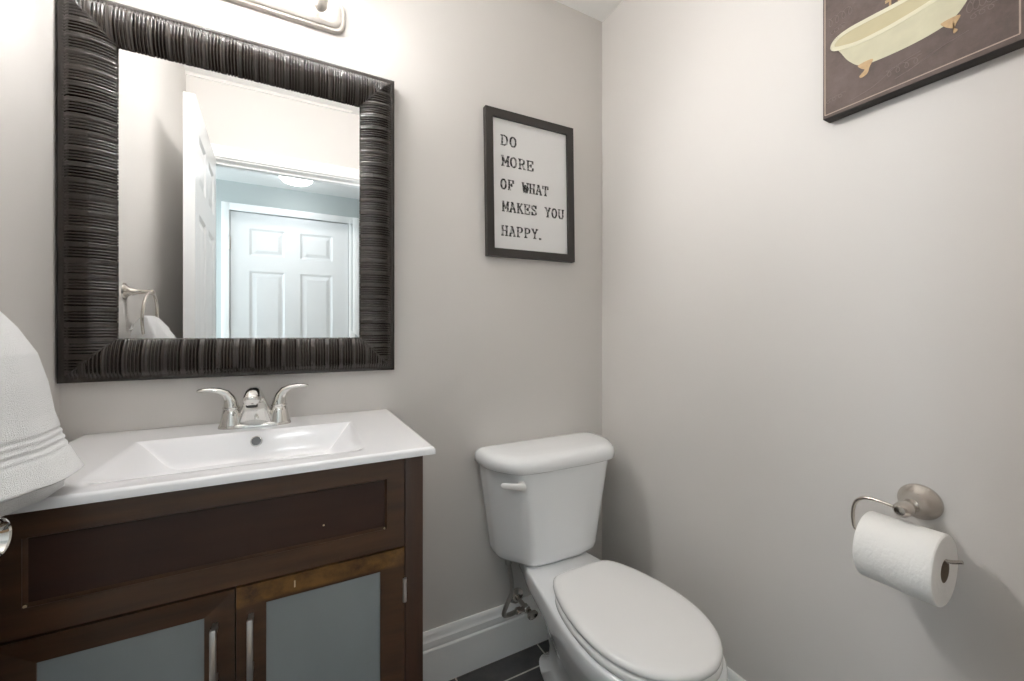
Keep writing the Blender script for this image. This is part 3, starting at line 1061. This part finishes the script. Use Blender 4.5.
# small heart over the W
lt = MB()
hx, hz = -0.370 - PCX, 1.684 - PCZ
hp = []
for k in range(28):
    a = 2 * math.pi * k / 28
    hp.append((hx + 0.00085 * 16 * math.sin(a) ** 3, -0.0123, hz + 0.0009 * (13 * math.cos(a) - 5 * math.cos(2 * a) - 2 * math.cos(3 * a) - math.cos(4 * a))))
lt.loft([[Vector(p) for p in hp], [Vector((p[0], -0.0115, p[2])) for p in hp]])
lt.build('printed_heart', M['ink'], pr)
pr.location = (PCX, 0, PCZ)
pr.rotation_euler = (0, -math.radians(0.9), 0)

# ------------------------------------------------------------------ canvas of a bathtub on the right wall
CY0, CY1, CZ0, CZ1, CX = -0.815, -1.126, 1.653, 2.060, -0.032
cv = thing('canvas_print', 'brown canvas print of a cream clawfoot bathtub high on the right wall', 'picture', (0, (CY0 + CY1) / 2, CZ0))
MB().box((CX, CY1, CZ0), (-0.001, CY0, CZ1), 0.0015).build('canvas_edge', M['canvasside'], cv, smooth=True)
MB().box((CX - 0.0008, CY1 + 0.0015, CZ0 + 0.0015), (CX + 0.002, CY0 - 0.0015, CZ1 - 0.0015)).build('painted_ground', M['canvas'], cv)


def flat(mb, pts, x, th=0.0006):
    mb.loft([[Vector((x - th, p[0], p[1])) for p in pts], [Vector((x, p[0], p[1])) for p in pts]])


def sketch(mb, pts, x, wd, th=0.0004):
    P = [Vector((p[0], p[1])) for p in pts]
    for i in range(len(P) - 1):
        dd = (P[i + 1] - P[i])
        if dd.length < 1e-7:
            continue
        dd.normalize()
        nn = Vector((-dd.y, dd.x)) * wd / 2
        q = [P[i] + nn, P[i + 1] + nn, P[i + 1] - nn, P[i] - nn]
        mb.add([(x - th, p.x, p.y) for p in q] + [(x, p.x, p.y) for p in q],
               [(0, 1, 2, 3), (7, 6, 5, 4), (0, 4, 5, 1), (1, 5, 6, 2), (2, 6, 7, 3), (3, 7, 4, 0)])


X0 = CX - 0.0008
tb = MB()
body = [(p.x, p.y) for p in catmull([(-0.846, 1.803, 0), (-0.853, 1.785, 0), (-0.867, 1.760, 0), (-0.888, 1.739, 0), (-0.920, 1.733, 0), (-0.968, 1.732, 0), (-1.011, 1.737, 0),
                                     (-1.034, 1.748, 0), (-1.050, 1.770, 0), (-1.062, 1.800, 0), (-1.068, 1.822, 0), (-1.02, 1.800, 0), (-0.95, 1.793, 0), (-0.88, 1.795, 0)], 5, True)]
flat(tb, body, X0, 0.0006)
to = tb.build('painted_tub', M['cream'], cv, smooth=False)
tb = MB()
ins = [(p.x, p.y) for p in catmull([(-0.838, 1.812, 0), (-0.848, 1.823, 0), (-0.87, 1.829, 0), (-0.92, 1.826, 0), (-0.98, 1.828, 0), (-1.04, 1.836, 0), (-1.075, 1.842, 0), (-1.076, 1.832, 0),
                                    (-1.04, 1.808, 0), (-0.96, 1.796, 0), (-0.89, 1.794, 0), (-0.850, 1.802, 0)], 5, True)]
flat(tb, ins, X0 - 0.0006, 0.0004)
tb.build('painted_interior', M['creaminside'], to)
tb = MB()
rim = [(p.x, p.y) for p in catmull([(-1.07, 1.842, 0), (-1.02, 1.834, 0), (-0.96, 1.829, 0), (-0.90, 1.830, 0), (-0.868, 1.830, 0), (-0.846, 1.825, 0), (-0.836, 1.815, 0), (-0.838, 1.805, 0), (-0.855, 1.798, 0), (-0.890, 1.790, 0), (-0.955, 1.791, 0), (-1.03, 1.804, 0), (-1.078, 1.832, 0)], 6)]
sketch(tb, rim, X0 - 0.001, 0.0085, 0.0004)
tb.build('painted_rim', M['creamrim'], to)
for fy, fz, s in ((-0.896, 1.737, 1), (-1.026, 1.742, -1)):
    ft = MB()
    shp = catmull([(fy - 0.013, fz + 0.004, 0), (fy + 0.012, fz + 0.004, 0), (fy + 0.007, fz - 0.006, 0), (fy + 0.001, fz - 0.012, 0), (fy + s * 0.010, fz - 0.021, 0), (fy + s * 0.006, fz - 0.026, 0),
                   (fy - 0.004, fz - 0.022, 0), (fy - 0.008, fz - 0.010, 0)], 5, True)
    flat(ft, [(p.x, p.y) for p in shp], X0 - 0.0006, 0.0005)
    ft.build('painted_foot', M['gold'], to)
tp = MB()
for yy in (-0.938, -0.952, -0.962):
    sketch(tp, [(yy, 1.828), (yy, 1.862)], X0, 0.0035, 0.0007)
sketch(tp, [(-0.930, 1.846), (-0.972, 1.850)], X0, 0.006, 0.0008)
sketch(tp, [(-0.952, 1.86), (-0.952, 1.884), (-0.944, 1.892), (-0.934, 1.886)], X0, 0.004, 0.0007)
tp.build('painted_tap', M['gold'], to)
ln = MB()
for (a, b_) in (((CY0 - 0.005, CZ0 + 0.008), (CY0 - 0.005, CZ1 - 0.008)), ((CY1 + 0.016, CZ0 + 0.012), (CY1 + 0.016, CZ1 - 0.012)), ((CY0 - 0.005, CZ0 + 0.008), (CY1 + 0.016, CZ0 + 0.012)),
                ((CY0 - 0.005, CZ1 - 0.008), (CY1 + 0.016, CZ1 - 0.012))):
    sketch(ln, [a, b_], X0, 0.0022)
ln.build('border_line', M['chalkline'], cv)


def curl(cy, cz, w_, h_, n, ph):
    pts = []
    for k in range(n * 14 + 1):
        a = k / 14 * 2 * math.pi
        pts.append((cy - w_ * (k / (n * 14)) - 0.006 * math.sin(a + ph), cz + h_ * math.cos(a + ph) + 0.004 * (k / (n * 14))))
    return pts


def chalk(pts, x, wd):
    m_ = MB()
    sketch(m_, pts, x, wd * 0.8)
    m_.build('chalk_script', M['chalk'], cv)


chalk(curl(-0.826, 1.870, 0.050, 0.010, 4, 0.3), X0, 0.0012)
chalk(curl(-0.833, 1.845, 0.022, 0.005, 3, 1.1), X0, 0.0011)
chalk(curl(-1.048, 1.752, 0.040, 0.011, 5, 0.5), X0, 0.0012)
chalk(curl(-1.052, 1.732, 0.032, 0.005, 3, 0.9), X0, 0.0011)
chalk(curl(-0.93, 1.695, 0.055, 0.007, 4, 0.2), X0, 0.0011)
chalk([(p.x, p.y) for p in catmull([(-0.87, 1.672, 0), (-0.91, 1.682, 0), (-0.95, 1.704, 0), (-0.985, 1.712, 0)], 8)], X0, 0.0013)
chalk([(p.x, p.y) for p in catmull([(-0.945, 1.678, 0), (-0.98, 1.688, 0), (-1.02, 1.704, 0)], 8)], X0, 0.0013)
chalk([(p.x, p.y) for p in catmull([(-0.965, 1.682, 0), (-1.0, 1.698, 0), (-1.05, 1.710, 0)], 8)], X0, 0.0010)
chalk(curl(-0.822, 1.690, 0.035, 0.004, 3, 0.7), X0, 0.0010)
chalk(curl(-0.85, 1.94, 0.20, 0.016, 7, 0.2), X0, 0.0014)
chalk(curl(-0.85, 1.985, 0.22, 0.012, 9, 0.9), X0, 0.0013)

# ------------------------------------------------------------------ toilet
TX = -0.342
TKX = -0.323          # centre line of the tank
tl = thing('toilet', 'white two-piece toilet with closed lid in the corner beside the vanity', 'toilet', (TX, -0.38, 0))
rimh = [(-0.030, 0.0), (-0.030, 0.070), (-0.045, 0.084), (-0.110, 0.098), (-0.180, 0.124), (-0.280, 0.138), (-0.370, 0.156), (-0.460, 0.171), (-0.540, 0.176), (-0.620, 0.165), (-0.690, 0.133), (-0.735, 0.083), (-0.755, 0.035), (-0.756, 0.0)]


def scale_half(half, sw, yb, yf):
    y0, y1 = half[0][0], half[-1][0]
    return [(yb + (y - y0) / (y1 - y0) * (yf - yb), wv * sw) for y, wv in half]


foot = [(-0.165, 0.0), (-0.165, 0.025), (-0.190, 0.052), (-0.27, 0.080), (-0.36, 0.098), (-0.44, 0.104), (-0.50, 0.090), (-0.535, 0.055), (-0.545, 0.02), (-0.546, 0.0)]
mid1 = [(-0.165, 0.0), (-0.165, 0.025), (-0.19, 0.042), (-0.27, 0.064), (-0.36, 0.088), (-0.44, 0.098), (-0.50, 0.088), (-0.535, 0.055), (-0.548, 0.02), (-0.549, 0.0)]
mid2 = [(-0.130, 0.0), (-0.130, 0.030), (-0.16, 0.046), (-0.25, 0.075), (-0.36, 0.110), (-0.45, 0.124), (-0.53, 0.116), (-0.585, 0.080), (-0.610, 0.03), (-0.611, 0.0)]
mid3 = [(-0.070, 0.0), (-0.070, 0.055), (-0.10, 0.070), (-0.22, 0.100), (-0.34, 0.134), (-0.45, 0.152), (-0.55, 0.150), (-0.64, 0.114), (-0.690, 0.05), (-0.692, 0.0)]
rings = [half_ring(foot, TX, 0.0), half_ring(foot, TX, 0.018), half_ring(scale_half(foot, 0.96, -0.106, -0.540), TX, 0.034), half_ring(mid1, TX, 0.075), half_ring(mid1, TX, 0.13),
         half_ring(mid2, TX, 0.215), half_ring(mid3, TX, 0.290), half_ring(scale_half(rimh, 0.965, -0.036, -0.735), TX, 0.335), half_ring(scale_half(rimh, 0.995, -0.031, -0.752), TX, 0.355),
         half_ring(rimh, TX, 0.375), half_ring(rimh, TX, 0.386), half_ring(scale_half(rimh, 0.985, -0.033, -0.752), TX, 0.392), half_ring(scale_half(rimh, 0.955, -0.038, -0.744), TX, 0.3940)]
MB().loft(rings).build('bowl', M['porcelain'], tl, smooth=True, angle=70)
for s in (-1, 1):
    MB().revolve([(0, 0.016), (0.010, 0.015), (0.018, 0.010), (0.020, 0.0)], (TX + s * 0.092, -0.30, 0.012), (s * 0.5, 0, 1), 18).build('bolt_cap', M['porcelain'], tl, smooth=True)

seath = [(-0.318, 0.0), (-0.318, 0.080), (-0.330, 0.112), (-0.370, 0.141), (-0.440, 0.161), (-0.530, 0.171), (-0.610, 0.162), (-0.675, 0.134), (-0.722, 0.086), (-0.744, 0.035), (-0.746, 0.0)]
lidh = [(-0.296, 0.0), (-0.296, 0.080), (-0.308, 0.108), (-0.360, 0.136), (-0.440, 0.159), (-0.530, 0.169), (-0.610, 0.160), (-0.675, 0.132), (-0.722, 0.084), (-0.744, 0.034), (-0.746, 0.0)]


def sc_in(half, i):
    y0, y1 = half[0][0] - i, half[-1][0] + i
    Y0, Y1 = half[0][0], half[-1][0]
    mx = max(wv for _, wv in half)
    return [(y0 + (y - Y0) / (Y1 - Y0) * (y1 - y0), wv * (mx - i) / mx) for y, wv in half]


MB().loft([half_ring(sc_in(seath, 0.004), TX, 0.3945), half_ring(seath, TX, 0.400), half_ring(seath, TX, 0.411), half_ring(sc_in(seath, 0.004), TX, 0.4155), half_ring(sc_in(seath, 0.012), TX, 0.416)]
          ).build('seat', M['plastic'], tl, smooth=True, angle=60)
MB().loft([half_ring(sc_in(lidh, 0.004), TX, 0.4185), half_ring(lidh, TX, 0.4215), half_ring(lidh, TX, 0.428), half_ring(sc_in(lidh, 0.003), TX, 0.433), half_ring(sc_in(lidh, 0.009), TX, 0.4362),
           half_ring(sc_in(lidh, 0.022), TX, 0.4378), half_ring(sc_in(lidh, 0.06), TX, 0.4392), half_ring(sc_in(lidh, 0.12), TX, 0.4402)]).build('seat_lid', M['plastic'], tl, smooth=True, angle=60)
for s in (-1, 1):
    MB().box((TX + s * 0.072 - 0.022, -0.318, 0.3940), (TX + s * 0.072 + 0.022, -0.290, 0.424), 0.006, 3).build('seat_hinge', M['plastic'], tl, smooth=True)


def tank_ring(z, hw, hf, yb, ys, yf, n=96, cut=0.14):
    half = [(yb, 0.0), (yb, hw - 0.006), (yb - 0.010, hw), (ys, hw), (yf + 0.006, hf), (yf, 0.0)]
    half = [(yb, 0.0), (yb, hw - 0.010), (yb - 0.014, hw), (ys, hw), (yf + 0.010, hf), (yf, hf * 0.5), (yf, 0.0)]
    return half_ring(half, TKX, z, n, 3, cut)


def tank_at(z):
    t = (z - 0.40) / (0.715 - 0.40)
    return (0.200 + 0.045 * t, 0.128 + 0.044 * t, -0.016, -0.095 - 0.020 * t, -0.204 - 0.020 * t)


R = []
for z, i in ((0.3945, 0.045), (0.3970, 0.020), (0.4035, 0.007), (0.414, 0.001), (0.430, 0.0), (0.50, 0), (0.58, 0), (0.65, 0), (0.716, 0)):
    hw, hf, yb, ys, yf = tank_at(z)
    R.append(tank_ring(z, hw - i, hf - i * 0.8, yb - i * 0.5, ys + i * 0.3, yf + i))
MB().loft(R).build('tank', M['porcelain'], tl, smooth=True, angle=60)
LZ = 0.7165
lr = []
for dz_, i in ((0.0, 0.005), (0.004, 0.0), (0.024, 0.0), (0.034, 0.003), (0.042, 0.010), (0.047, 0.021), (0.0495, 0.040), (0.051, 0.075)):
    lr.append(tank_ring(LZ + dz_, 0.257 - i, 0.196 - i * 0.8, -0.008 - i * 0.5, -0.128 + i * 0.3, -0.236 + i, cut=0.22))
MB().loft(lr).build('tank_lid', M['porcelain'], tl, smooth=True, angle=60)
# flush lever on the left front bevel of the tank
fl = MB()
pv = Vector((-0.498, -0.207, 0.681))
nv = Vector((-0.42, -0.90, 0)).normalized()
tv = Vector((-0.90, 0.42, 0)).normalized()
fl.revolve([(-0.006, 0.013), (0.006, 0.013), (0.009, 0.0115), (0.0105, 0.008)], pv, nv, 24)
rr = []
for s, hh, th in ((-0.014, 0.004, 0.003), (-0.010, 0.010, 0.0055), (0.0, 0.0125, 0.0065), (0.016, 0.0105, 0.006), (0.034, 0.009, 0.005), (0.050, 0.0095, 0.0045), (0.060, 0.0085, 0.004), (0.065, 0.004, 0.002)):
    c = pv + nv * (0.014 + 0.10 * max(0, s) * 0.5) + tv * s + Vector((0, 0, 0.10 * s))
    rr.append([c + nv * (th * math.cos(a)) + Vector((0, 0, hh * math.sin(a))) for a in [2 * math.pi * k / 20 for k in range(20)]])
fl.loft(rr)
fl.build('flush_lever', M['plastic'], tl, smooth=True, angle=60)

# water supply behind the toilet
ws = thing('shutoff_valve', 'chrome water shutoff valve with braided hose on the wall below the toilet tank', 'valve', (-0.405, 0, 0.192))
VXC, VYC, VZC = -0.405, -0.075, 0.192
MB().revolve([(0, 0.030), (-0.004, 0.029), (-0.009, 0.020), (-0.011, 0.011)], (VXC, 0.0, VZC), (0, 1, 0), 28).build('escutcheon', M['valve'], ws, smooth=True)
v = MB()
v.revolve([(0, 0.008), (0.062, 0.008), (0.062, 0.012), (0.080, 0.012), (0.082, 0.010), (0.092, 0.010), (0.093, 0.006)], (VXC, -0.004, VZC), (0, -1, 0), 20)
v.revolve([(0, 0.0085), (0.024, 0.0085), (0.024, 0.0110), (0.040, 0.0110)], (VXC, VYC, VZC), (-1, 0, 0.05), 16)
v.build('valve_body', M['valve'], ws, smooth=True)
k = MB()
hd = Vector((0.10, -1, 0)).normalized()
hu = Vector((1, 0.10, 0)).normalized()
k.revolve([(0, 0.005), (0.022, 0.005)], (VXC, VYC - 0.014, VZC), hd, 12)
hc = Vector((VXC, VYC - 0.014, VZC)) + hd * 0.026
k.loft([[hc + hd * q + hu * (0.0205 * sc_ * math.cos(a)) + Vector((0, 0, 0.0135 * sc_ * math.sin(a))) for a in [2 * math.pi * i / 24 for i in range(24)]] for q, sc_ in ((-0.006, 0.75), (-0.003, 1), (0.004, 1), (0.007, 0.75))])
k.build('handle', M['valve'], ws, smooth=True)
hend = Vector((VXC - 0.038, VYC, VZC + 0.002))
path = catmull([hend, hend + Vector((-0.030, -0.004, 0.000)), (-0.497, -0.084, 0.205), (-0.487, -0.086, 0.235), (-0.468, -0.086, 0.275), (-0.470, -0.085, 0.325), (-0.480, -0.085, 0.376)], 8)
MB().tube(path, 0.0074, 12).build('supply_hose', M['hose'], ws, smooth=True)
MB().revolve([(0, 0.012), (0.016, 0.012), (0.020, 0.010), (0.026, 0.010)], (-0.480, -0.085, 0.374), (0, 0, 1), 10).build('coupling_nut', M['hose'], ws)

# ------------------------------------------------------------------ toilet paper holder and roll
ph = thing('toilet_paper_holder', 'brushed nickel toilet paper holder with a round wall plate on the right wall', 'toilet paper holder', (0, -0.974, 0.814))
HCX = -0.086
MB().revolve([(0, 0.035), (0.004, 0.035), (0.007, 0.0335), (0.013, 0.026), (0.022, 0.018), (0.034, 0.0125), (0.040, 0.0115)], (0.0, -0.974, 0.814), (-1, 0, 0), 40).build('wall_plate', M['nickel'], ph, smooth=True)
MB().revolve([(0.036, 0.0105), (0.044, 0.0085), (0.050, 0.0100), (0.060, 0.0135), (0.074, 0.0148), (0.088, 0.0135), (0.096, 0.0085), (0.098, 0.0)], (0.0, -0.974, 0.814), (-1, 0, 0), 28).build('post', M['nickel'], ph, smooth=True)
arm = catmull([(HCX, -0.965, 0.815), (HCX, -0.945, 0.818), (HCX, -0.918, 0.8175), (HCX, -0.902, 0.806), (HCX, -0.896, 0.786), (HCX, -0.896, 0.762), (HCX, -0.900, 0.748), (HCX, -0.914, 0.7435),
               (HCX, -0.95, 0.7430), (HCX, -1.0, 0.7432), (HCX, -1.035, 0.7450), (HCX, -1.056, 0.7530)], 8)
MB().tube(arm, 0.0033, 12).build('wire_arm', M['nickel'], ph, smooth=True)

tr = thing('toilet_paper_roll', 'full white toilet paper roll hanging on the wire arm of the holder', 'toilet paper', (HCX, -0.98, 0.664))
RC, RI, RR = 0.7265, 0.0200, 0.0635
ya, yb = -0.920, -1.034
g = MB()
prof = [(0.0, RI + 0.001), (0.0, RR - 0.002), (0.0012, RR - 0.0006), (0.003, RR)] + [(0.003 + (0.108) * k / 12, RR) for k in range(1, 13)] + [(0.1128, RR - 0.0006), (0.114, RR - 0.002), (0.114, RI + 0.001)]
n = 64
ax_o = Vector((HCX, ya, RC))
rings = []
for d_, r_ in prof:
    rings.append([ax_o + Vector((math.cos(a) * r_, -d_, math.sin(a) * r_)) for a in [2 * math.pi * k / n for k in range(n)]])
rings.append(rings[0])
vs = [[g.bm.verts.new(p) for p in r] for r in rings[:-1]]
vs.append(vs[0])
for a, b_ in zip(vs, vs[1:]):
    for i in range(n):
        g.bm.faces.new((a[i], a[(i + 1) % n], b_[(i + 1) % n], b_[i]))
g.build('paper', M['tissue'], tr, smooth=True, angle=40)
# loose end of the sheet lying on the roll, leaving a faint seam
g = MB()
a0, a1 = math.radians(68), math.radians(150)
sh = []
for k in range(20):
    a = a0 + (a1 - a0) * k / 19
    r_ = RR + 0.0006 + 0.0004 * (1 - k / 19)
    sh.append(ax_o + Vector((math.cos(a) * r_, 0, math.sin(a) * r_)))
inner = [p - (p - ax_o).normalized() * 0.0005 for p in reversed(sh)]
g.loft([[p + Vector((0, q, 0)) for p in sh + inner] for q in (-0.002, -0.112)])
g.build('loose_sheet', M['tissue'], tr, smooth=True, angle=40)
core = MB()
rings = [[ax_o + Vector((math.cos(a) * r_, -d_, math.sin(a) * r_)) for a in [2 * math.pi * k / 40 for k in range(40)]] for d_, r_ in ((0.0005, RI + 0.001), (0.1135, RI + 0.001), (0.1135, RI - 0.0008), (0.0005, RI - 0.0008))]
vs = [[core.bm.verts.new(p) for p in r] for r in rings]
vs.append(vs[0])
for a, b_ in zip(vs, vs[1:]):
    for i in range(40):
        core.bm.faces.new((a[i], a[(i + 1) % 40], b_[(i + 1) % 40], b_[i]))
core.build('cardboard_core', M['card'], tr, smooth=True, angle=40)

# ------------------------------------------------------------------ towel ring and towel on the left wall
RX, RY, RZ = -1.540, -0.452, 1.290
tg = thing('towel_ring', 'brushed nickel towel ring on the left wall, seen in the mirror', 'towel ring', (XC, RY, RZ))
MB().revolve([(0, 0.027), (0.004, 0.026), (0.008, 0.018), (0.018, 0.010), (0.030, 0.0072), (0.045, 0.0066), (0.056, 0.0066)], (XC, RY, RZ), (1, 0, 0), 28).build('mount', M['nickel'], tg, smooth=True)
MB().revolve([(-0.010, 0.004), (-0.006, 0.009), (0.006, 0.009), (0.010, 0.004)], (RX + 0.002, RY, RZ), (1, 0, 0), 20).build('end_knuckle', M['nickel'], tg, smooth=True)
rp = [(RX + 0.003 * math.cos(a), RY + 0.078 * math.sin(a), RZ - 0.080 + 0.080 * math.cos(a)) for a in [2 * math.pi * k / 48 for k in range(48)]]
MB().tube(rp, 0.0042, 12, closed=True).build('ring', M['nickel'], tg, smooth=True)

NA = 160
tw = MB()
# (z, centre x, centre y, half x, half y)
prof = [(1.212, -1.541, -0.452, 0.010, 0.034), (1.206, -1.541, -0.453, 0.020, 0.050), (1.192, -1.540, -0.456, 0.030, 0.060), (1.165, -1.535, -0.459, 0.046, 0.070), (1.125, -1.527, -0.464, 0.061, 0.080),
        (1.08, -1.523, -0.468, 0.069, 0.089), (1.035, -1.520, -0.474, 0.074, 0.096), (0.99, -1.514, -0.481, 0.083, 0.101), (0.965, -1.510, -0.487, 0.092, 0.103), (0.950, -1.507, -0.490, 0.098, 0.104)]


def tprof(z):
    for a, b_ in zip(prof, prof[1:]):
        if b_[0] <= z <= a[0]:
            q = (a[0] - z) / (a[0] - b_[0])
            return [a[i] + (b_[i] - a[i]) * q for i in range(1, 5)]
    return list(prof[-1][1:])


zs = [1.212, 1.2105, 1.208]
z = 1.205
while z > 0.9505:
    zs.append(z)
    z -= 0.0025
zs.append(0.950)
rings = []
for z in zs:
    cx, cy, hx_, hy_ = tprof(z)
    r = []
    drop = (1.212 - z) / 0.28
    for k in range(NA):
        a = 2 * math.pi * k / NA
        c, s = math.cos(a), math.sin(a)
        e = 0.82
        fold = 1 + 0.035 * drop * math.sin(5 * a + 0.8) + 0.02 * math.sin(9 * a + 2.0 + 2 * drop)
        ribv = 0.0
        for zb in (1.010, 1.001, 0.992, 0.983):
            ribv -= 0.0022 * math.exp(-((z - zb) / 0.0018) ** 2)
        x = cx + (hx_ * fold + ribv) * math.copysign(abs(c) ** e, c)
        y = cy + (hy_ * fold + ribv) * math.copysign(abs(s) ** e, s)
        sag = 0.004 * drop * math.sin(3 * a + 1.0)
        r.append(Vector((max(x, XC + 0.006), y, z + sag * 0.3)))
    rings.append(r)
# hem turns under and back up inside so the towel is a hollow fold, with the back layer showing below it
last = rings[-1]
cb = Vector((prof[-1][1], prof[-1][2], 0))
for i, dz_ in ((0.003, -0.003), (0.009, -0.003), (0.012, 0.002), (0.016, 0.020), (0.019, 0.016), (0.020, -0.010), (0.021, -0.0255), (0.027, -0.0275), (0.032, -0.024), (0.036, 0.02)):
    rings.append([p + (Vector((cb.x, cb.y, p.z)) - p).normalized() * i + Vector((0, 0, dz_)) for p in last])
tw.loft(rings)
to = tw.build('hand_towel', M['terry'], smooth=True, angle=75)
tag(to, 'white terry hand towel hanging from the ring over the sink top', 'towel')
